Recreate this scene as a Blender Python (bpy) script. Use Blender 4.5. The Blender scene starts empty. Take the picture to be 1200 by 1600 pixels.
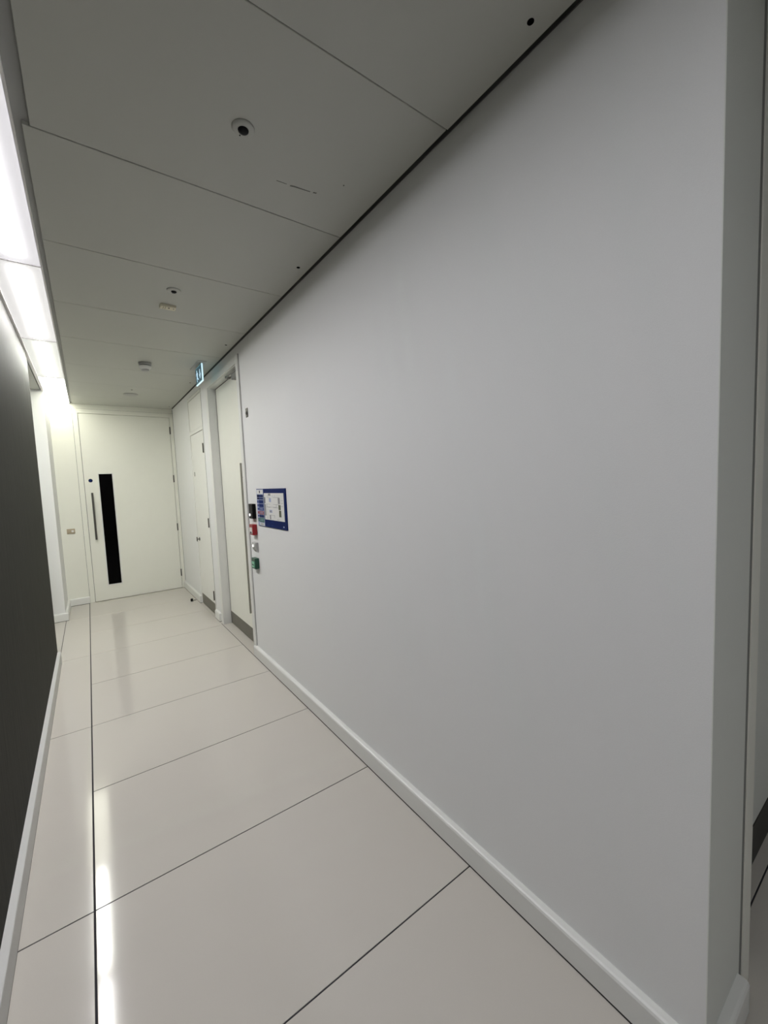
import bpy, bmesh, math, random
from mathutils import Vector, Matrix
random.seed(4)
sc = bpy.context.scene
C = sc.collection
R = math.radians

# ------------------------------------------------------------------ camera
F_PX = 637.9066
yaw, pit, rol = R(35.76709), R(-4.355069), R(-2.3721127)
fwd = Vector((math.sin(yaw)*math.cos(pit), math.cos(yaw)*math.cos(pit), math.sin(pit)))
rt = Vector((math.cos(yaw), -math.sin(yaw), 0))
up = rt.cross(fwd)
r2 = rt*math.cos(rol) + up*math.sin(rol)
u2 = -rt*math.sin(rol) + up*math.cos(rol)
cd = bpy.data.cameras.new('camera')
cam = bpy.data.objects.new('camera', cd)
C.objects.link(cam)
M4 = Matrix((r2, u2, -fwd)).transposed().to_4x4()
M4.translation = (0, 0, 1.4)
cam.matrix_world = M4
cd.sensor_fit = 'VERTICAL'
cd.sensor_height = 36
cd.sensor_width = 27
cd.lens = F_PX/1600*36
cd.clip_start = 0.02
sc.camera = cam

# ------------------------------------------------------------------ world, exposure
w = bpy.data.worlds.new('world'); sc.world = w
w.use_nodes = True
w.node_tree.nodes['Background'].inputs[0].default_value = (0.01, 0.01, 0.01, 1)
sc.view_settings.view_transform = 'Standard'
sc.view_settings.look = 'None'
sc.view_settings.gamma = 1
sc.view_settings.use_curve_mapping = False
sc.view_settings.exposure = 0.05
# strength of the hot line above each tube, front light first, and its tint
LIGHTS = [  # y0, y1, diffuser glow, halo round the tube, tube, tint
    (-2.00, -0.970, 0.6, 1.0, 68, (0.97, 0.97, 1.0)),  # unseen panel behind the camera, added to brighten the near wall
    (-0.96, 0.265, 0.6, 1.0, 20, (0.97, 0.97, 1.0)),  # also out of view, added for light on the near wall
    (0.275, 1.470, 0.6, 1.0, 36, (0.96, 0.965, 1.0)),
    (1.480, 2.640, 0.62, 1.0, 50, (0.99, 0.965, 1.0)),
    (2.650, 3.870, 0.62, 1.0, 68, (1.0, 0.98, 0.97)),
    (3.880, 5.050, 0.57, 1.0, 88, (0.99, 1.0, 0.93)),
    (5.060, 6.365, 7.5, 0.0, 0, (1.0, 1.0, 0.84)),
]
H = 2.51      # ceiling
W = 1.035     # right wall plane
D = 6.376     # end wall plane
XL = -0.308   # dark left wall plane

# ------------------------------------------------------------------ materials
def mat(name, col, rough=0.5, metal=0.0, noise=0.0, nscale=200, bump=0.0, emit=None, es=0.0, spec=None, stretch=None):
    m = bpy.data.materials.new(name); m.use_nodes = True
    nt = m.node_tree; b = nt.nodes['Principled BSDF']
    b.inputs['Base Color'].default_value = (*col, 1)
    b.inputs['Roughness'].default_value = rough
    b.inputs['Metallic'].default_value = metal
    if spec is not None: b.inputs['Specular IOR Level'].default_value = spec
    if emit: 
        b.inputs['Emission Color'].default_value = (*emit, 1); b.inputs['Emission Strength'].default_value = es
    tc = nt.nodes.new('ShaderNodeTexCoord'); mp = nt.nodes.new('ShaderNodeMapping')
    n = nt.nodes.new('ShaderNodeTexNoise'); n.inputs['Scale'].default_value = nscale; n.inputs['Detail'].default_value = 3
    if stretch: mp.inputs['Scale'].default_value = stretch
    nt.links.new(tc.outputs['Object'], mp.inputs[0]); nt.links.new(mp.outputs[0], n.inputs['Vector'])
    mx = nt.nodes.new('ShaderNodeMix'); mx.data_type = 'RGBA'
    mx.inputs[6].default_value = (*[c*(1-noise) for c in col], 1)
    mx.inputs[7].default_value = (*[min(1, c*(1+noise)) for c in col], 1)
    nt.links.new(n.outputs['Fac'], mx.inputs[0]); nt.links.new(mx.outputs[2], b.inputs['Base Color'])
    if bump:
        bp = nt.nodes.new('ShaderNodeBump'); bp.inputs['Strength'].default_value = bump; bp.inputs['Distance'].default_value = 0.001
        nt.links.new(n.outputs['Fac'], bp.inputs['Height']); nt.links.new(bp.outputs[0], b.inputs['Normal'])
    return m
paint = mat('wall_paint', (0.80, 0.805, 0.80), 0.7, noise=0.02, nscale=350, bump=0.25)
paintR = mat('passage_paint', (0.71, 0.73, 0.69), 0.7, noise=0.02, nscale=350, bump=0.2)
gloss = mat('white_gloss_trim', (0.76, 0.765, 0.74), 0.35, noise=0.01)
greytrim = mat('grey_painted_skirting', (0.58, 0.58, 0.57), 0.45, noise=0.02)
doorp = mat('door_white_lacquer', (0.82, 0.82, 0.78), 0.45, noise=0.015, nscale=8)
doorm = mat('door_cream_lacquer', (0.84, 0.84, 0.765), 0.4, noise=0.015, nscale=8)
ceilm = mat('ceiling_metal_panel', (0.51, 0.515, 0.475), 0.5, noise=0.02, nscale=500, bump=0.1)
tile = mat('floor_tile_cream', (0.565, 0.535, 0.49), 0.085, spec=0.36, noise=0.03, nscale=400)
jointm = mat('joint_dark', (0.018, 0.016, 0.022), 0.8)
darkw = mat('dark_timber_veneer', (0.035, 0.035, 0.030), 0.7, spec=0.1, noise=0.6, nscale=6, stretch=(14, 14, 0.5), bump=0.4)
gapc = mat('ceiling_edge_shade', (0.13, 0.13, 0.125), 0.8)
groove = mat('groove_shade_grey', (0.22, 0.225, 0.21), 0.8)
blackkick = mat('dark_kick_plate', (0.035, 0.034, 0.03), 0.5, 0.2)
gap = mat('shadow_gap', (0.05, 0.05, 0.048), 0.8)  # dark tone standing in for shade in gaps and along seams
steel = mat('brushed_steel', (0.36, 0.35, 0.32), 0.42, 1.0, noise=0.08, nscale=30, stretch=(1, 1, 20))
dsteel = mat('dark_steel_kick_plate', (0.20, 0.19, 0.165), 0.5, 0.6, noise=0.1, nscale=12)
hsteel = mat('hinge_steel', (0.10, 0.095, 0.085), 0.4, 0.7)
black = mat('black_plastic', (0.004, 0.004, 0.004), 0.4, spec=0.12)
hole = mat('hole_black', (0.002, 0.002, 0.002), 0.95, spec=0.0)
lens = mat('sensor_lens', (0.006, 0.006, 0.008), 0.4, spec=0.12)
glass = mat('dark_vision_glass', (0.0005, 0.0005, 0.0005), 0.06, spec=0.06)
wplas = mat('white_plastic', (0.75, 0.75, 0.73), 0.4)
gplas = mat('grey_plastic', (0.42, 0.42, 0.41), 0.4)
dgrey = mat('closer_grey', (0.24, 0.24, 0.225), 0.5)
beige = mat('beige_plastic', (0.42, 0.35, 0.25), 0.4)
lbeige = mat('cream_plastic', (0.72, 0.68, 0.52), 0.5)
red = mat('red_plastic', (0.28, 0.006, 0.012), 0.35)
green = mat('green_plastic', (0.002, 0.06, 0.033), 0.35)
lgreen = mat('pale_green_glass', (0.25, 0.6, 0.42), 0.3)
navy = mat('navy_print', (0.002, 0.013, 0.10), 0.6, spec=0.1)
dnavy = mat('dark_navy_print', (0.003, 0.007, 0.04), 0.6, spec=0.1)
midblue = mat('mid_blue_print', (0.008, 0.035, 0.19), 0.6, spec=0.1)
lblue = mat('pale_blue_print', (0.36, 0.41, 0.60), 0.5)
redp = mat('red_print', (0.25, 0.015, 0.02), 0.5)
greenp = mat('green_print', (0.01, 0.12, 0.075), 0.5)
paper = mat('white_print', (0.74, 0.74, 0.72), 0.5)
greyp = mat('grey_print', (0.25, 0.25, 0.26), 0.5)
olive = mat('olive_print', (0.08, 0.09, 0.05), 0.5)
chrome = mat('chrome', (0.7, 0.7, 0.7), 0.15, 1.0)
scuff = mat('scuff', (0.16, 0.16, 0.14), 0.8)
trimgrey = mat('light_trim_grey', (0.38, 0.385, 0.38), 0.5)
trimwhite = mat('light_frame_white', (0.92, 0.90, 0.91), 0.4)
sign_border = mat('exit_sign_border', (0.15, 0.2, 0.22), 0.2, emit=(0.08, 0.22, 0.26), es=0.8)
sign_green = mat('exit_sign_green', (0.0, 0.03, 0.04), 0.3, emit=(0.0, 0.035, 0.06), es=0.8)
sign_white = mat('exit_sign_white', (0.7, 0.8, 0.85), 0.3, emit=(0.45, 0.66, 0.78), es=0.9)
sign_edge = mat('exit_sign_edge', (0.4, 0.45, 0.5), 0.2, emit=(0.60, 0.88, 0.98), es=0.95)
led = mat('indicator_led', (0.8, 0.8, 0.8), 0.3, emit=(1, 1, 0.95), es=1.0)

def diffuser_mat(i, base, peak, col):
    m = bpy.data.materials.new('lit_diffuser'); m.use_nodes = True
    nt = m.node_tree; N = nt.nodes; L = nt.links
    b = N['Principled BSDF']; b.inputs['Base Color'].default_value = (0.35, 0.35, 0.36, 1); b.inputs['Roughness'].default_value = 0.35
    b.inputs['Emission Color'].default_value = (*col, 1)
    tc = N.new('ShaderNodeTexCoord'); s = N.new('ShaderNodeSeparateXYZ'); L.new(tc.outputs['Object'], s.inputs[0])
    def mt(op, a, bb=None):
        n = N.new('ShaderNodeMath'); n.operation = op
        for k, v in ((0, a), (1, bb)):
            if v is None: continue
            if isinstance(v, (int, float)): n.inputs[k].default_value = v
            else: L.new(v, n.inputs[k])
        return n.outputs[0]
    sq = mt('POWER', mt('ABSOLUTE', mt('DIVIDE', s.outputs[0], 0.045)), 2.6)
    g = mt('POWER', 2.718, mt('MULTIPLY', sq, -1.0))
    # tube stops short of the two ends of the fitting
    hl = (LIGHTS[i][1]-LIGHTS[i][0])/2
    mr = N.new('ShaderNodeMapRange'); mr.interpolation_type = 'SMOOTHSTEP'
    mr.inputs['From Min'].default_value = hl-0.01; mr.inputs['From Max'].default_value = hl-0.10
    L.new(mt('ABSOLUTE', s.outputs[1]), mr.inputs['Value'])
    mr.inputs['To Min'].default_value = 0.12
    e = mt('ADD', mt('MULTIPLY', mt('MULTIPLY', g, peak), mr.outputs[0]), base)
    L.new(e, b.inputs['Emission Strength'])
    return m

# ------------------------------------------------------------------ mesh helpers
class MB:
    def __init__(s): s.bm = bmesh.new(); s.mats = []
    def mi(s, m):
        if m is None: return 0
        if m not in s.mats: s.mats.append(m)
        return s.mats.index(m)
    def box(s, x0, x1, y0, y1, z0, z1, m=None, bev=0.0, seg=2):
        b = bmesh.new()
        bmesh.ops.create_cube(b, size=1)
        for v in b.verts:
            v.co = Vector(((x0+x1)/2+v.co.x*(x1-x0), (y0+y1)/2+v.co.y*(y1-y0), (z0+z1)/2+v.co.z*(z1-z0)))
        if bev: bmesh.ops.bevel(b, geom=list(b.edges), offset=bev, segments=seg, affect='EDGES', profile=0.6)
        s._merge(b, m); return s
    def _merge(s, b, m):
        k = s.mi(m)
        for f in b.faces: f.material_index = k
        me = bpy.data.meshes.new('t'); b.to_mesh(me); b.free(); s.bm.from_mesh(me); bpy.data.meshes.remove(me)
    def lathe(s, prof, axis='Z', at=(0, 0, 0), n=32, m=None, smooth=True):
        # prof: list of (r, h)
        b = bmesh.new(); rings = []
        for r_, h in prof:
            ring = []
            for k in range(n):
                a = 2*math.pi*k/n; c_, s_ = math.cos(a)*r_, math.sin(a)*r_
                p = {'Z': (c_, s_, h), 'X': (h, c_, s_), 'Y': (c_, h, s_)}[axis]
                ring.append(b.verts.new(Vector(p)+Vector(at)))
            rings.append(ring)
        for i in range(len(rings)-1):
            for k in range(n):
                f = b.faces.new((rings[i][k], rings[i][(k+1) % n], rings[i+1][(k+1) % n], rings[i+1][k])); f.smooth = smooth
        b.faces.new(rings[0]); b.faces.new(list(reversed(rings[-1])))
        bmesh.ops.recalc_face_normals(b, faces=b.faces)
        s._merge(b, m); return s
    def prism(s, pts, axis, a0, a1, m=None, bev=0.0):
        # extrude polygon pts (2D) along axis from a0 to a1
        b = bmesh.new()
        def P(p, a): return {'X': (a, p[0], p[1]), 'Y': (p[0], a, p[1]), 'Z': (p[0], p[1], a)}[axis]
        A = [b.verts.new(P(p, a0)) for p in pts]; B = [b.verts.new(P(p, a1)) for p in pts]
        b.faces.new(A); b.faces.new(list(reversed(B)))
        n = len(pts)
        for k in range(n): b.faces.new((A[k], A[(k+1) % n], B[(k+1) % n], B[k]))
        bmesh.ops.recalc_face_normals(b, faces=b.faces)
        if bev: bmesh.ops.bevel(b, geom=list(b.edges), offset=bev, segments=2, affect='EDGES')
        s._merge(b, m); return s
    def build(s, name, m=None, parent=None, origin=None):
        me = bpy.data.meshes.new(name)
        o = bpy.data.objects.new(name, me); C.objects.link(o)
        base = Vector(origin) if origin is not None else Vector((0, 0, 0))
        if parent is not None:
            o.parent = parent
            pw = Vector(parent.get('_w', (0, 0, 0)))
        else: pw = Vector((0, 0, 0))
        if origin is None and parent is not None: base = pw
        for v in s.bm.verts: v.co -= base
        o.location = base - pw
        s.bm.to_mesh(me); s.bm.free()
        for q in (s.mats if s.mats else [m]): me.materials.append(q)
        o['_w'] = tuple(base)
        return o
def tag(o, label=None, cat=None, group=None, kind=None):
    if label: o['label'] = label
    if cat: o['category'] = cat
    if group: o['group'] = group
    if kind: o['kind'] = kind
    return o
def empty(name, loc, label, cat, group=None, kind=None):
    o = bpy.data.objects.new(name, None); C.objects.link(o); o.location = loc; o['_w'] = tuple(loc)
    o.empty_display_size = 0.1
    return tag(o, label, cat, group, kind)
def S(name, mb, m, label, cat):
    return tag(mb.build(name, m), label, cat, kind='structure')

# ------------------------------------------------------------------ floor
LJ = -0.091
fl = MB()
fl.box(-1.7, 2.7, -2.4, 6.6, -0.06, -0.0015, jointm)
YS = [-2.4, -1.70, -1.03, -0.36, 0.322, 0.965, 1.63, 2.306, 2.972, 3.633, 4.302, 4.972, 5.64, 6.31, 6.45]
g = 0.0021
def tl(x0, x1, y0, y1): fl.box(x0, x1, y0, y1, -0.03, 0.0, tile, bev=0.0008, seg=1)
for a, b in zip(YS, YS[1:]): tl(LJ+0.003, 1.010, a+g, b-g)
for a, b in zip([-2.4, -1.03, 0.297, 1.63, 2.972, 4.302, 5.64], [-1.03, 0.297, 1.63, 2.972, 4.302, 5.64, 6.45]):
    tl(-0.3025, LJ-0.003, a+g, b-g)
tl(-1.65, -0.3065, 4.2, 5.72)
tl(1.014, 1.15, 3.30, 4.36)
tl(1.0105, 1.05, 4.364, 6.40)
for a, b in ((-2.4, -1.03), (-1.03, -0.36), (-0.36, 0.322), (0.322, 0.5)):
    tl(1.014, 2.65, a+g, b-g)
S('floor', fl, None, 'glossy cream tiled corridor floor with thin dark joints', 'floor')

# ------------------------------------------------------------------ ceiling
ce = MB()
CJ = [-2.4, -1.77, -1.08, -0.39, 0.300, 0.984, 1.667, 2.356, 3.055, 3.71, 4.448, 5.134, 5.84, 6.40]
for a, b in zip(CJ, CJ[1:]):
    x0 = -0.056 if b < 1.7 else -0.075
    x1 = 1.019 if a > 0.2 else 2.6
    dz = 0.003 if b < 1.0 else 0.0
    ce.box(x0, x1, a+0.0022, b-0.0022, H-dz, H+0.03, ceilm, bev=0.0015, seg=1)
ce.box(-0.095, 0.0, -2.4, 6.45, H+0.012, H+0.02, trimgrey)        # upstand beside the lights
ce.box(0.99, 1.10, 0.27, 6.45, H+0.028, H+0.035, gap)             # shadow gap along the wall
ce.box(W-0.003, W-0.0003, 0.277, 6.37, H-0.0008, H+0.027, gapc)  # dark strip on the wall top, painted as the gap's shadow line
ce.box(-0.10, 2.7, -2.5, 6.6, H+0.06, H+0.08, gap)
ce.box(-1.7, -0.328, 4.3, 5.72, H+0.005, H+0.03, ceilm)          # side passage ceiling
ce.box(-1.7, -0.10, -2.5, 6.6, H+0.075, H+0.09, gap)
ceiling = S('ceiling', ce, None, 'grey metal panel ceiling with narrow cross joints', 'ceiling')
for x, y, r_ in ((0.968, 0.644, 0.0085), (0.964, 2.002, 0.009), (0.963, 3.358, 0.009), (0.957, 4.71, 0.009), (0.97, 6.16, 0.008), (0.477, 5.297, 0.010)):
    MB().lathe([(r_, H+0.004), (r_, H-(0.0036 if y < 1 else 0.0008))], at=(x, y, 0), n=24, smooth=False).build('fixing_hole', hole, ceiling)
sm = MB()
sm.prism([(0.646, 1.484), (0.684, 1.481), (0.684, 1.479), (0.646, 1.481)], 'Z', H-0.0006, H+0.001)
sm.prism([(0.698, 1.484), (0.712, 1.480), (0.775, 1.472), (0.775, 1.469), (0.712, 1.474), (0.698, 1.478)], 'Z', H-0.0006, H+0.001)
sm.prism([(0.785, 1.470), (0.797, 1.468), (0.799, 1.462), (0.787, 1.464)], 'Z', H-0.0006, H+0.001)
sm.prism([(0.863, 1.376), (0.868, 1.376), (0.868, 1.370), (0.863, 1.370)], 'Z', H-0.0006, H+0.001)
sm.build('scuff_mark', scuff, ceiling)

# ------------------------------------------------------------------ walls
O2a, O2b, O2z = 3.352, 4.312, 2.38     # recessed door opening
O3a, O3b, O3z = 4.640, 5.318, 2.446    # flush cupboard door opening
wr = MB()
T = 0.14
WT = H+0.028
wr.box(W, W+T, 0.277, O2a, 0, WT)
wr.box(W, W+T, O2a, O2b, O2z, WT)
wr.box(W, W+T, O2b, O3a, 0, WT)
wr.box(W, W+T, O3a, O3b, O3z, WT)
wr.box(W+0.05, W+T, O3a, O3b, 0, O3z)
wr.box(W, W+T, O3b, D+0.12, 0, WT)
S('wall_right', wr, paint, 'long plain pale grey painted wall on the right of the corridor', 'wall')
# wall that turns the corner beside the camera, with a doorway in it
wf = MB()
wf.box(W, 1.287, 0.275, 0.277, 0, WT)
wf.box(W+T, 1.287, 0.277, 0.42, 0, WT+0.06)
wf.box(1.287, 1.42, 0.288, 0.42, 0, WT+0.06)
wf.box(1.42, 2.36, 0.37, 0.42, 2.30, WT+0.06)
wf.box(2.36, 2.7, 0.275, 0.42, 0, WT+0.06)
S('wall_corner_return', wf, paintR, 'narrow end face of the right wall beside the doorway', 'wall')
# end wall
we = MB()
we.box(-0.31, -0.083, D, D+0.12, 0, WT+0.06)
we.box(-0.083, W, D, D+0.12, 2.452, WT+0.06)
we.box(-0.083, W, D+0.06, D+0.12, 0, 2.452)
S('wall_end', we, doorm, 'cream end wall around the far door', 'wall')
# stub wall left of end wall, and passage walls
ws = MB()
ws.box(-1.7, -0.305, 5.69, D+0.12, 0, H+0.006)
S('wall_left_stub', ws, paint, 'short pale wall return left of the far door', 'wall')
wp = MB(); wp.box(-1.75, -1.65, 4.2, 5.75, 0, H+0.06)
S('wall_side_passage', wp, paint, 'end of the side passage behind the dark wall', 'wall')
wl = MB()
wl.box(-0.48, XL, -2.4, 4.30, 0.004, H-0.012, bev=0.003)
S('wall_left', wl, darkw, 'dark olive grey veneered wall on the left', 'wall')
wl2 = MB(); wl2.box(-1.7, -0.48, 4.2, 4.3, 0, H+0.006)
S('wall_passage_near', wl2, paint, 'near side of the side passage', 'wall')
wb = MB(); wb.box(-0.5, 2.75, -2.5, -2.4, 0, H+0.06); S('wall_back', wb, paint, 'plain wall behind the viewpoint', 'wall')
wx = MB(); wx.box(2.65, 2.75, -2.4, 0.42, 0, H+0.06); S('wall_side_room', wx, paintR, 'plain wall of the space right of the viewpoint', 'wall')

# ------------------------------------------------------------------ skirting
def skirt_profile(t=0.025, h=0.088):   # distance from wall, height
    return [(0, 0.005), (t, 0.005), (t, h-0.009), (t-0.003, h-0.003), (t-0.008, h), (0, h)]
bs = MB()
def skx(x, sgn, y0, y1):
    bs.prism([(x+sgn*a, b) for a, b in skirt_profile()], 'Y', y0, y1, gloss)
    bs.box(min(x, x+sgn*0.024), max(x, x+sgn*0.024), y0+0.001, y1-0.001, 0.0, 0.005, gap)
def sky(y, sgn, x0, x1):
    bs.prism([(y+sgn*a, b) for a, b in skirt_profile()], 'X', x0, x1, gloss)
    bs.box(x0+0.001, x1-0.001, min(y, y+sgn*0.024), max(y, y+sgn*0.024), 0.0, 0.005, gap)
skx(W, -1, 0.2755, 3.325)
sky(0.275, -1, 1.0105, 1.268)
S('baseboard_right', bs, gloss, 'white skirting board along the right wall', 'baseboard')
bs = MB(); skx(W, -1, 5.325, D-0.012)
S('baseboard_right_far', bs, gloss, 'short white skirting board between cupboard door and far door', 'baseboard')
bs = MB(); skx(W, -1, 4.42, 4.60)
S('baseboard_between_doors', bs, gloss, 'very short white skirting block between the two right hand doors', 'baseboard')
bs = MB()
sky(D, -1, -0.29, -0.086); skx(-0.305, 1, 5.6895, D)
sky(5.69, -1, -1.65, -0.2802)
S('baseboard_stub', bs, gloss, 'white skirting board stepping round the short wall left of the far door', 'baseboard')
bs = MB()
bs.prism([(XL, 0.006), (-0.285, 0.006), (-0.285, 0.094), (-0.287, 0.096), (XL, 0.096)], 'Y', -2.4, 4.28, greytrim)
bs.box(XL, -0.2855, -2.4, 4.27, 0.0, 0.006, gap)
S('baseboard_left', bs, None, 'white skirting board along the dark left wall', 'baseboard')

# ------------------------------------------------------------------ doors
# door_1 : far door
d1 = empty('door_1', (0.48, D, 0), 'wide cream door at the corridor end with a tall black vision panel', 'door', kind='structure')
fr = MB()
fr.box(-0.083, -0.031, D-0.012, D+0.05, 0.0, 2.450, bev=0.002)
fr.box(0.989, W-0.003, D-0.012, D+0.05, 0.0, 2.450, bev=0.002)
fr.box(-0.031, 0.989, D-0.012, D+0.05, 2.396, 2.450, bev=0.002)
fr.build('door_frame', doorm, d1)
lf = MB(); gx0, gx1, gz0, gz1 = 0.127, 0.270, 0.203, 1.637
y0, y1 = D-0.006, D+0.04
lf.box(-0.027, gx0, y0, y1, 0.006, 2.392); lf.box(gx1, 0.985, y0, y1, 0.006, 2.392)
lf.box(gx0, gx1, y0, y1, 0.006, gz0); lf.box(gx0, gx1, y0, y1, gz1, 2.392)
leaf = lf.build('door_leaf', doorm, d1)
bd = MB(); k = 0.011
bd.box(gx0-k, gx0, y0-0.004, y0+0.01, gz0-k, gz1+k, bev=0.001); bd.box(gx1, gx1+k, y0-0.004, y0+0.01, gz0-k, gz1+k, bev=0.001)
bd.box(gx0, gx1, y0-0.004, y0+0.01, gz0-k, gz0, bev=0.001); bd.box(gx0, gx1, y0-0.004, y0+0.01, gz1, gz1+k, bev=0.001)
bd.build('glazing_bead', gloss, leaf)
MB().box(gx0, gx1, y0+0.006, y0+0.012, gz0, gz1).build('vision_panel', glass, leaf)
hd = MB(); hx, hy = 0.042, y0-0.05
hd.box(hx-0.011, hx+0.011, hy-0.009, hy+0.009, 0.806, 1.402, bev=0.002)
for z in (0.90, 1.31): hd.lathe([(0.008, hy), (0.008, y0+0.001)], axis='Y', at=(hx, 0, z), n=16)
tag(hd.build('pull_handle', hsteel, leaf), 'dark steel bar handle')
sg = MB(); sg.lathe([(0.026, y0+0.001), (0.026, y0-0.0012), (0.0255, y0-0.0015)], axis='Y', at=(0.038, 0, 1.556), n=32, m=paper)
sg.lathe([(0.022, y0-0.001), (0.022, y0-0.0022)], axis='Y', at=(0.038, 0, 1.556), n=32, m=dnavy)
for dz, hw in ((0.007, 0.010), (0.0, 0.013), (-0.007, 0.010)):
    sg.box(0.038-hw, 0.038+hw, y0-0.003, y0-0.002, 1.556+dz-0.0012, 1.556+dz+0.0012, midblue)
tag(sg.build('door_disc_sign', None, leaf), 'small round navy sign')
for z in (2.217, 1.552, 0.875, 0.223):
    hg = MB(); hg.lathe([(0.007, z-0.05), (0.007, z+0.05)], at=(0.986, y0-0.008, 0), n=12)
    hg.box(0.980, 0.994, y0-0.008, y0-0.0005, z-0.05, z+0.05)
    hg.build('hinge', hsteel, d1)
sj = MB()
sj.box(-0.0858, -0.083, D-0.0012, D, 0.09, 2.4525); sj.box(-0.0858, 1.03, D-0.0012, D, 2.450, 2.4528)
sj.box(W-0.0028, W-0.0002, D-0.010, D, 0.10, 2.50)
sj.build('shadow_strip', gap, d1)  # raised dark strips drawing the shade line at the frame edge
MB().box(-0.031, 0.989, D+0.04, D+0.045, 0.0, 2.396).build('door_stop_lining', gap, d1)

# door_2 : recessed door on the right wall
d2 = empty('door_2', (1.1, 3.83, 0), 'cream recessed door on the right wall with tall bar handle', 'door', kind='structure')
ar = MB()
XF = W-0.012
ar.box(XF, W, 3.302, 3.358, 0.0, 2.437, bev=0.0025)
ar.box(XF, W, 4.306, 4.385, 0.0, 2.437, bev=0.0025)
ar.box(XF, W, 3.358, 4.306, 2.378, 2.437, bev=0.0025)
ar.build('architrave', gloss, d2)
XB = 1.102
sj = MB()
sj.box(W-0.0012, W, 3.2985, 3.302, 0.09, 2.4405); sj.box(W-0.0012, W, 4.385, 4.3885, 0.09, 2.4405); sj.box(W-0.0012, W, 3.302, 4.385, 2.437, 2.4405)
sj.box(XB-0.001, XB+0.03, O2b-0.0125, O2b-0.0062, 0.004, O2z-0.007); sj.box(XB-0.001, XB+0.03, O2a+0.008, O2b-0.0125, O2z-0.0125, O2z-0.0062)
sj.build('shadow_strip', gap, d2)  # dark strips painted in for shade round architrave and leaf
ln = MB()
ln.box(W, XB+0.05, O2a, O2a+0.008, 0, O2z); ln.box(W, XB+0.05, O2b-0.006, O2b, 0, O2z)
ln.box(W, XB+0.05, O2a+0.008, O2b-0.006, O2z-0.006, O2z)
ln.build('door_lining', gloss, d2)
lf = MB(); lf.box(XB, XB+0.044, O2a+0.012, O2b-0.012, 0.006, O2z-0.012, bev=0.001)
leaf = lf.build('door_leaf', doorm, d2)
MB().box(XB+0.04, XB+0.05, O2a+0.008, O2b-0.006, 0.0, O2z-0.006).build('rebate', gap, d2)
kp = MB(); kp.box(XB-0.002, XB, O2a+0.02, O2b-0.014, 0.008, 0.131)
tag(kp.build('kick_plate', dsteel, leaf), 'dark steel kick plate')
hd = MB(); hx = XB-0.038
hd.box(hx-0.007, hx+0.007, 3.515, 3.530, 0.30, 1.60, bev=0.002)
for z in (0.42, 1.48): hd.lathe([(0.006, hx), (0.006, XB+0.001)], axis='X', at=(0, 3.5225, z), n=12)
tag(hd.build('pull_handle', steel, leaf), 'tall slim steel pull handle')
cl = MB(); cl.box(XB-0.040, XB, 3.40, 3.62, 2.312, 2.364, bev=0.004)
cl.build('door_closer', dgrey, leaf)
ca = MB(); ca.box(XB-0.046, XB-0.039, 3.42, 3.78, 2.355, 2.367, bev=0.002)
ca.box(XB-0.045, XB-0.002, 3.765, 3.785, 2.357, 2.374, bev=0.002)
ca.build('closer_arm', dgrey, leaf)

# door_3 : flush cupboard door with over panel
d3 = empty('door_3', (W, 4.98, 0), 'narrow flush cream cupboard door between the recessed door and the far door', 'door', kind='structure')
XD = W+0.003
fr = MB()
fr.box(W-0.003, W+0.05, O3a, 4.662, 0, O3z, bev=0.001); fr.box(W-0.003, W+0.05, 5.312, O3b, 0, O3z, bev=0.001)
fr.box(W-0.003, W+0.05, 4.662, 5.312, 2.418, O3z, bev=0.001)
fr.box(W-0.003, W+0.04, 4.662, 5.312, 2.026, 2.062, bev=0.001)
fr.build('door_frame', doorp, d3)
sj = MB()
sj.box(W-0.0012, W+0.001, 4.6365, 4.640, 0.09, 2.449); sj.box(W-0.0012, W+0.001, 4.640, 5.318, 2.446, 2.449)
sj.build('shadow_strip', gap, d3)  # dark strips laid over the frame seam as its shadow line
leaf = MB().box(XD, XD+0.04, 4.666, 5.3105, 0.005, 2.021, bev=0.0015).build('door_leaf', doorp, d3)
MB().box(XD, XD+0.04, 4.666, 5.3105, 2.067, 2.413, bev=0.0015).build('over_panel', doorp, d3)
tag(MB().box(XD-0.002, XD, 4.672, 5.306, 0.008, 0.130).build('kick_plate', dsteel, leaf), 'dark steel kick plate')
for z in (1.829, 1.026, 0.225):
    hg = MB(); hg.lathe([(0.007, z-0.05), (0.007, z+0.05)], at=(W-0.008, 4.664, 0), n=12)
    hg.box(W-0.008, W-0.001, 4.660, 4.685, z-0.05, z+0.05)
    hg.build('hinge', hsteel, d3)
tt = MB(); tt.lathe([(0.020, XD), (0.020, XD-0.006)], axis='X', at=(0, 5.225, 0.80), n=20)
tt.box(XD-0.030, XD-0.004, 5.220, 5.230, 0.796, 0.805, bev=0.002); tt.box(XD-0.034, XD-0.026, 5.212, 5.238, 0.775, 0.826, bev=0.002)
tag(tt.build('lever_handle', hsteel, leaf), 'small dark lever handle')
lk = MB(); lk.box(XD-0.004, XD, 5.216, 5.242, 1.545, 1.595, bev=0.001); lk.build('lock_plate', steel, leaf)

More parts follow.
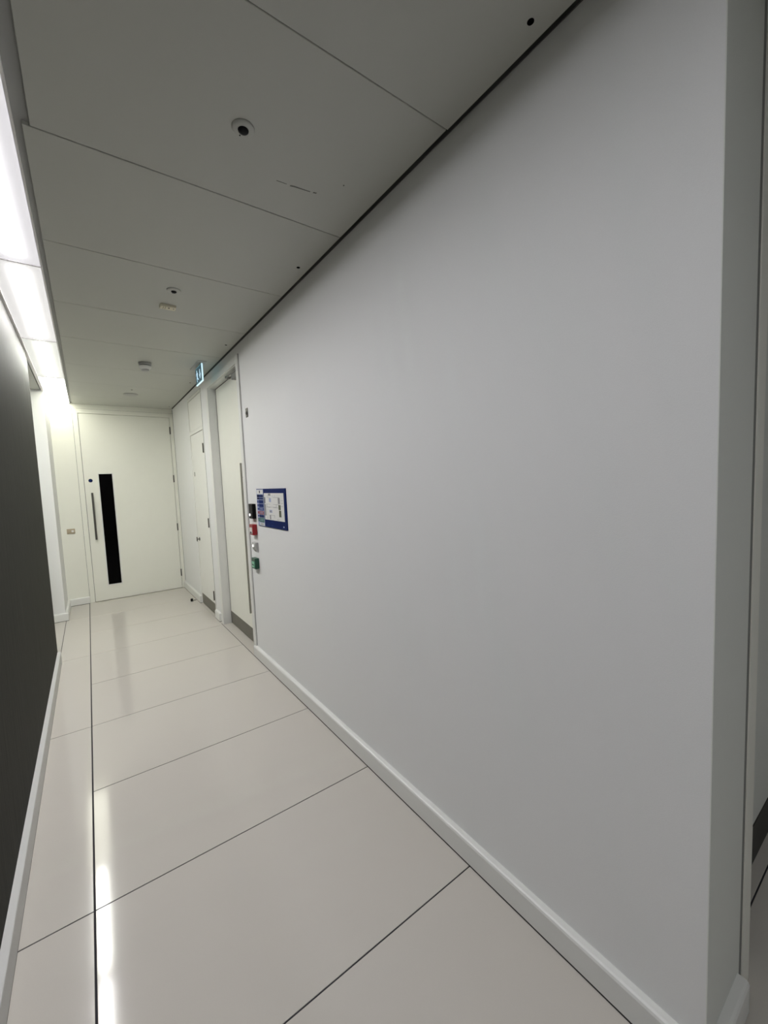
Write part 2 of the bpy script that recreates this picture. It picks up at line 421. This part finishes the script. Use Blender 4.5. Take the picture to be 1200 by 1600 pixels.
# door_4 : door round the corner to the right of the viewpoint
d4 = empty('door_4', (1.9, 0.36, 0), 'pale door with dark kick plate at the far right edge', 'door', kind='structure')
ar = MB()
ar.box(1.298, 1.362, 0.272, 0.292, 0, 2.36, bev=0.001); ar.box(1.335, 1.375, 0.292, 0.372, 0, 2.36)
ar.build('architrave', doorm, d4)
MB().box(1.280, 1.2985, 0.2747, 0.292, 0, 2.51).build('shadow_strip', groove, d4)  # flush grey strip, coloured as the shaded side of a groove
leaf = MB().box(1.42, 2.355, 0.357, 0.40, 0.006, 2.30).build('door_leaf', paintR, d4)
tag(MB().box(1.43, 2.35, 0.354, 0.357, 0.010, 0.150).build('kick_plate', blackkick, leaf), 'dark steel kick plate')

# ------------------------------------------------------------------ ceiling lights
LX0, LX1 = -0.296, -0.101
lab = ['', '', 'nearest visible ceiling light panel at the top left edge',
       'long ceiling light panel next nearest along the dark left wall',
       'long ceiling light panel in the middle of the run, with a bright tube streak',
       'bluish ceiling light panel just before the brightest one',
       'fully glowing ceiling light panel at the far end beside the end wall']
for i, (a, b, base, peak, tube, col) in enumerate(LIGHTS):
    xm, ym = (LX0+LX1)/2, (a+b)/2
    t = empty('ceiling_light', (xm, ym, H-0.005), lab[i] if lab[i] else ('unseen ceiling light panel added directly behind the viewpoint' if i else 'unseen ceiling light panel added nearest the back wall'),
              'ceiling light', 'ceiling light panels in a row above the dark left wall')
    f = MB()
    f.box(LX1, LX1+0.007, a-0.005, b+0.005, H-0.004, H+0.055)
    f.box(LX0-0.022, LX0, a-0.005, b+0.005, H-0.004, H+0.055)
    f.box(LX0, LX1, a-0.005, a, H-0.001, H+0.055); f.box(LX0, LX1, b, b+0.005, H-0.001, H+0.055)
    f.box(LX0-0.022, LX1+0.007, a-0.005, b+0.005, H+0.055, H+0.060)
    f.build('light_frame', trimwhite, t)
    d = MB(); d.box(LX0, LX1, a, b, H+0.003, H+0.006)
    d.build('diffuser', diffuser_mat(i, base, peak, col), t, origin=(xm+0.006, ym, H+0.003))
    if tube:
        MB().box(xm-0.026, xm+0.038, a+0.05, b-0.05, H+0.002, H+0.0045).build('lamp_tube', mat('lit_tube', (0.9, 0.9, 0.9), 0.4, emit=col, es=tube), t)

# ------------------------------------------------------------------ ceiling fittings
def sensor(x, y, label, r_=0.034, rb=0.0165):
    t = empty('ceiling_sensor', (x, y, H), label, 'motion sensor', 'round motion sensors on the ceiling')
    MB().lathe([(r_, H), (r_, H-0.003), (r_-0.003, H-0.006), (rb+0.006, H-0.008), (rb, H-0.007)], at=(x, y, 0), n=40).build('bezel', ceilm, t)
    MB().lathe([(rb, H-0.006), (rb*0.95, H-0.010), (rb*0.7, H-0.0135), (rb*0.3, H-0.0155)], at=(x, y, 0), n=32).build('lens', lens, t)
    MB().lathe([(0.0022, H-0.006), (0.0022, H-0.009)], at=(x-0.004, y+rb+0.006, 0), n=12).build('indicator', black, t)
sensor(0.478, 1.327, 'round white motion sensor nearest the viewpoint on the ceiling')
sensor(0.476, 2.583, 'round motion sensor beside the small cream box on the ceiling', 0.036, 0.0145)
t = empty('ceiling_box', (0.479, 2.815, H), 'small cream rectangular device on the ceiling beside a round sensor', 'detector box')
MB().box(0.437, 0.521, 2.790, 2.842, H-0.015, H, bev=0.003).build('housing', lbeige, t)
for xx in (0.453, 0.464): MB().box(xx-0.002, xx+0.002, 2.797, 2.832, H-0.0165, H-0.014).build('slot', beige, t)
MB().lathe([(0.004, H-0.014), (0.004, H-0.017)], at=(0.483, 2.808, 0), n=16).build('button', black, t)
MB().lathe([(0.003, H-0.014), (0.003, H-0.017)], at=(0.508, 2.808, 0), n=16).build('screw', hsteel, t)
t = empty('smoke_detector', (0.489, 4.15, H), 'white domed smoke detector on the ceiling before the exit sign', 'smoke detector')
MB().lathe([(0.050, H), (0.050, H-0.0162), (0.047, H-0.0216)], at=(0.489, 4.15, 0), n=40).build('base', gplas, t)
MB().lathe([(0.043, H-0.0203), (0.043, H-0.0270)], at=(0.489, 4.15, 0), n=40).build('vent_ring', lens, t)
MB().lathe([(0.047, H-0.0270), (0.047, H-0.0405), (0.036, H-0.0513), (0.033, H-0.0540), (0.033, H-0.0567)], at=(0.489, 4.15, 0), n=40).build('cover', wplas, t)
MB().lathe([(0.030, H-0.0554), (0.030, H-0.0648), (0.022, H-0.0729)], at=(0.489, 4.15, 0), n=40).build('sensing_chamber', gplas, t)
t = empty('ceiling_disc', (0.484, 5.545, H), 'flat round grey grille plate on the ceiling near the far door', 'ceiling disc')
MB().lathe([(0.073, H), (0.073, H-0.006), (0.068, H-0.009)], at=(0.484, 5.545, 0), n=48).build('rim', gplas, t)
gr = MB()
for rr in (0.060, 0.045, 0.030, 0.015): gr.lathe([(rr, H-0.008), (rr, H-0.0100-(0.06-rr)*0.04), (rr-0.003, H-0.0108-(0.06-rr)*0.04)], at=(0.484, 5.545, 0), n=40)
gr.build('grille', gplas, t)

# exit sign
ex, ey0, ey1, ez0, ez1 = 0.895, 3.885, 4.125, 2.350, 2.495
t = empty('exit_sign', (ex, 4.0, H), 'lit green hanging exit sign with running figure and arrow', 'exit sign')
MB().box(ex-0.035, ex+0.038, 3.86, 4.20, H-0.004, H, bev=0.001).build('ceiling_plate', gplas, t)
MB().box(ex-0.012, ex+0.014, 3.90, 4.11, H-0.016, H-0.004).build('blade_holder', steel, t)
MB().box(ex-0.004, ex+0.004, ey0+0.001, ey1, ez0+0.001, ez1, bev=0.0008).build('acrylic_blade', sign_border, t)
tag(MB().box(ex-0.0055, ex+0.0055, ey0-0.001, ey1, ez0-0.005, ez0+0.001).build('lit_lower_edge', sign_edge, t), 'bright lit lower edge')
tag(MB().box(ex-0.0055, ex+0.0055, ey0-0.006, ey0+0.001, ez0-0.005, ez1).build('lit_near_edge', sign_edge, t), 'bright lit side edge')
gp = MB().box(ex-0.0052, ex-0.0042, ey0+0.006, ey1-0.001, ez0+0.008, ez1-0.010).build('green_face', sign_green, t)
X0, X1 = ex-0.0064, ex-0.0053
# as seen from the corridor, larger y is to the left
ymf, zc = 4.055, 2.42
fg = MB()
fg.lathe([(0.0095, X0), (0.0095, X1)], axis='X', at=(0, ymf+0.014, zc+0.044), n=16)
def limb(p, q, w_):
    p, q = Vector(p), Vector(q); d_ = (q-p).normalized(); n_ = Vector((-d_.y, d_.x))*w_/2
    fg.prism([tuple(p+n_), tuple(q+n_), tuple(q-n_), tuple(p-n_)], 'X', X0, X1)
limb((ymf+0.010, zc+0.034), (ymf-0.004, zc-0.004), 0.020)
limb((ymf+0.010, zc+0.028), (ymf+0.036, zc+0.020), 0.008)
limb((ymf+0.034, zc+0.022), (ymf+0.040, zc+0.002), 0.008)
limb((ymf-0.002, zc+0.026), (ymf-0.024, zc+0.012), 0.008)
limb((ymf-0.002, zc-0.002), (ymf+0.022, zc-0.022), 0.011)
limb((ymf+0.020, zc-0.018), (ymf+0.012, zc-0.050), 0.010)
limb((ymf-0.004, zc-0.002), (ymf-0.014, zc-0.030), 0.011)
limb((ymf-0.012, zc-0.026), (ymf-0.038, zc-0.036), 0.009)
fg.build('running_figure', sign_white, gp)
aw = MB(); ya = 3.955
aw.prism([(ya-0.010, zc+0.040), (ya+0.010, zc+0.040), (ya+0.010, zc), (ya+0.032, zc), (ya, zc-0.042), (ya-0.032, zc), (ya-0.010, zc)], 'X', X0, X1)
aw.build('arrow', sign_white, gp)

# ------------------------------------------------------------------ wall fittings on the right wall
t = empty('wall_key_switch', (W, 3.18, 1.964), 'narrow metal plate high on the wall just right of the recessed door', 'wall switch')
MB().box(W-0.004, W, 3.155, 3.203, 1.930, 1.998, bev=0.001).build('plate', hsteel, t)
MB().lathe([(0.012, W-0.003), (0.012, W-0.010)], axis='X', at=(0, 3.179, 1.962), n=20).build('key_barrel', hsteel, t)

t = empty('access_reader', (W, 3.165, 1.207), 'black card reader at the top of the controls beside the recessed door', 'card reader')
MB().box(W-0.026, W, 3.120, 3.212, 1.150, 1.265, bev=0.003).build('housing', black, t)
MB().box(W-0.028, W-0.0255, 3.128, 3.204, 1.158, 1.257, bev=0.001).build('face_plate', lens, t)
MB().lathe([(0.010, W-0.027), (0.010, W-0.032), (0.007, W-0.035)], axis='X', at=(0, 3.180, 1.180), n=20).build('indicator_light', led, t)

t = empty('break_glass_unit', (W, 3.165, 1.065), 'red wall call point directly below the black card reader', 'call point')
MB().box(W-0.034, W, 3.120, 3.205, 1.024, 1.106, bev=0.005).build('housing', red, t)
MB().box(W-0.037, W-0.033, 3.134, 3.192, 1.036, 1.082, bev=0.001).build('glass_window', paper, t)
MB().box(W-0.039, W-0.036, 3.150, 3.176, 1.040, 1.050).build('key_slot', black, t)

t = empty('exit_button', (W, 3.165, 0.925), 'grey push button wedge below the red call point', 'push button')
MB().prism([(W, 0.965), (W-0.022, 0.962), (W-0.026, 0.935), (W-0.016, 0.905), (W, 0.885)], 'Y', 3.122, 3.205, bev=0.002).build('housing', gplas, t)
MB().lathe([(0.010, W-0.022), (0.010, W-0.030)], axis='X', at=(0, 3.165, 0.938), n=20).build('push_cap', led, t)

t = empty('emergency_release', (W, 3.165, 0.80), 'green emergency door release, lowest of the wall controls', 'call point')
MB().box(W-0.034, W, 3.120, 3.205, 0.758, 0.842, bev=0.005).build('housing', green, t)
MB().box(W-0.037, W-0.033, 3.134, 3.192, 0.770, 0.816, bev=0.001).build('glass_window', lgreen, t)
MB().box(W-0.039, W-0.036, 3.145, 3.180, 0.786, 0.796).build('press_mark', green, t)

# information board
b0, b1, z0, z1 = 2.508, 3.066, 1.103, 1.379
t = empty('information_board', (W, (b0+b1)/2, z0), 'blue wall sign with a white floor plan and a column of notices', 'wall sign')
MB().box(W-0.006, W, b0, b1, z0, z1, bev=0.0006).build('backing_board', navy, t)
# u runs left to right as read, 0 to 1 ; v bottom to top
def bb(u0, u1, v0, v1, lift=0.0008):
    return (W-0.006-lift, W-0.0055, b1-(b1-b0)*u1, b1-(b1-b0)*u0, z0+(z1-z0)*v0, z0+(z1-z0)*v1)
col = MB().box(*bb(0.005, 0.262, 0.01, 0.985)).build('notice_column', lblue, t)
rows = [(0.865, 0.975, paper), (0.775, 0.845, dnavy), (0.715, 0.765, dnavy), (0.610, 0.700, navy), (0.510, 0.598, navy), (0.420, 0.500, midblue),
        (0.315, 0.405, redp), (0.235, 0.305, dnavy), (0.105, 0.225, greenp), (0.020, 0.090, paper)]
for k_, (v0, v1, mm) in enumerate(rows):
    c_ = MB().box(*bb(0.02 if k_ < 3 else 0.075, 0.250, v0, v1, 0.0014)).build('notice', mm, col)
    tx = MB()
    if k_ == 0:
        tx.box(*bb(0.115, 0.145, v0+0.02, v1-0.02, 0.002))
        tx.build('notice_mark', dnavy, c_)
    else:
        for q in range(2):
            vv = v0+(v1-v0)*(0.36+0.34*q)
            tx.box(*bb(0.10+0.01*q, 0.225, vv-0.006, vv+0.006, 0.002))
        tx.build('text_line', (midblue if mm in (navy, dnavy) else lblue if mm is not paper else greyp), c_)
for k_, (v0, v1) in enumerate([(0.610, 0.700), (0.510, 0.598), (0.420, 0.500), (0.315, 0.405), (0.235, 0.305), (0.105, 0.225)]):
    MB().box(*bb(0.018, 0.062, v0+0.01, v1-0.01, 0.0014)).build('pictogram', (midblue, midblue, midblue, redp, midblue, greenp)[k_], col)
pl = MB().box(*bb(0.285, 0.940, 0.20, 0.885)).build('floor_plan', paper, t)
fpn = MB()
def fb(u0, u1, v0, v1, m_): fpn.box(*bb(u0, u1, v0, v1, 0.0014), m_)
fb(0.29, 0.335, 0.62, 0.78, greyp); fb(0.295, 0.34, 0.30, 0.60, greyp)
fb(0.44, 0.52, 0.82, 0.875, greyp)
for v_ in (0.775, 0.60, 0.52): fb(0.38 if v_ > .7 else .36, 0.50, v_, v_+0.006, greyp); fb(0.60, 0.80, v_, v_+0.006, greyp)
fb(0.46, 0.53, 0.66, 0.76, lblue)
fb(0.76, 0.82, 0.62, 0.77, greyp); fb(0.77, 0.835, 0.475, 0.595, olive); fb(0.78, 0.845, 0.30, 0.46, olive)
fb(0.70, 0.706, 0.53, 0.60, greyp); fb(0.38, 0.386, 0.53, 0.60, greyp); fb(0.38, 0.70, 0.53, 0.536, greyp)
fb(0.46, 0.55, 0.385, 0.46, lblue); fpn.box(*bb(0.48, 0.53, 0.40, 0.44, 0.0018), greyp)
for v_ in (0.47, 0.42, 0.37, 0.32, 0.27): fb(0.36, 0.42, v_, v_+0.005, greyp)
fb(0.46, 0.50, 0.215, 0.33, greyp); fb(0.50, 0.62, 0.325, 0.331, greyp); fb(0.62, 0.626, 0.26, 0.331, greyp)
for v_ in (0.70, 0.64, 0.56): fb(0.85, 0.92, v_, v_+0.005, greyp)
for uu in (0.42, 0.58, 0.66): fb(uu, uu+0.004, 0.78, 0.84, lblue)
fb(0.34, 0.42, 0.235, 0.241, greyp); fb(0.70, 0.78, 0.225, 0.233, greyp)
fpn.build('plan_lines', None, pl)
arc = MB()
for k_ in range(14):
    a0, a1 = math.pi*k_/14, math.pi*(k_+1)/14
    cy_, cz_ = b1-(b1-b0)*0.53, z0+(z1-z0)*0.035
    P = lambda a, r_: (cy_+math.cos(a)*r_, cz_+math.sin(a)*r_*0.85)
    arc.prism([P(a0, 0.040), P(a1, 0.040), P(a1, 0.0375), P(a0, 0.0375)], 'X', W-0.0068, W-0.0058)
arc.box(*bb(0.36, 0.43, 0.055, 0.07)); arc.box(*bb(0.50, 0.56, 0.055, 0.07))
arc.build('arc_outline', midblue, t)
MB().box(*bb(0.885, 0.915, 0.055, 0.085)).build('corner_mark', lblue, t)

# light switch on the end wall
t = empty('light_switch', (-0.208, D, 0.935), 'beige light switch plate on the wall left of the far door', 'light switch')
MB().box(-0.249, -0.167, D-0.009, D, 0.905, 0.966, bev=0.002).build('plate', beige, t)
MB().box(-0.238, -0.212, D-0.013, D-0.008, 0.918, 0.952, bev=0.001).build('rocker', beige, t)
MB().box(-0.203, -0.180, D-0.013, D-0.008, 0.924, 0.948, bev=0.001).build('rocker', wplas, t)

# door stop on floor
t = empty('door_stop', (0.943, 5.478, 0), 'small black floor door stop in front of the cupboard door', 'door stop')
MB().lathe([(0.020, 0), (0.020, 0.004), (0.016, 0.006)], at=(0.943, 5.478, 0), n=24).build('base', chrome, t)
MB().lathe([(0.015, 0.005), (0.015, 0.034), (0.012, 0.038)], at=(0.943, 5.478, 0), n=24).build('rubber_buffer', black, t)
MB().lathe([(0.005, 0.958), (0.005, 0.992)], axis='X', at=(0, 5.470, 0.014), n=12).build('pin', hsteel, t)

for o in bpy.data.objects:
    if '_w' in o: del o['_w']
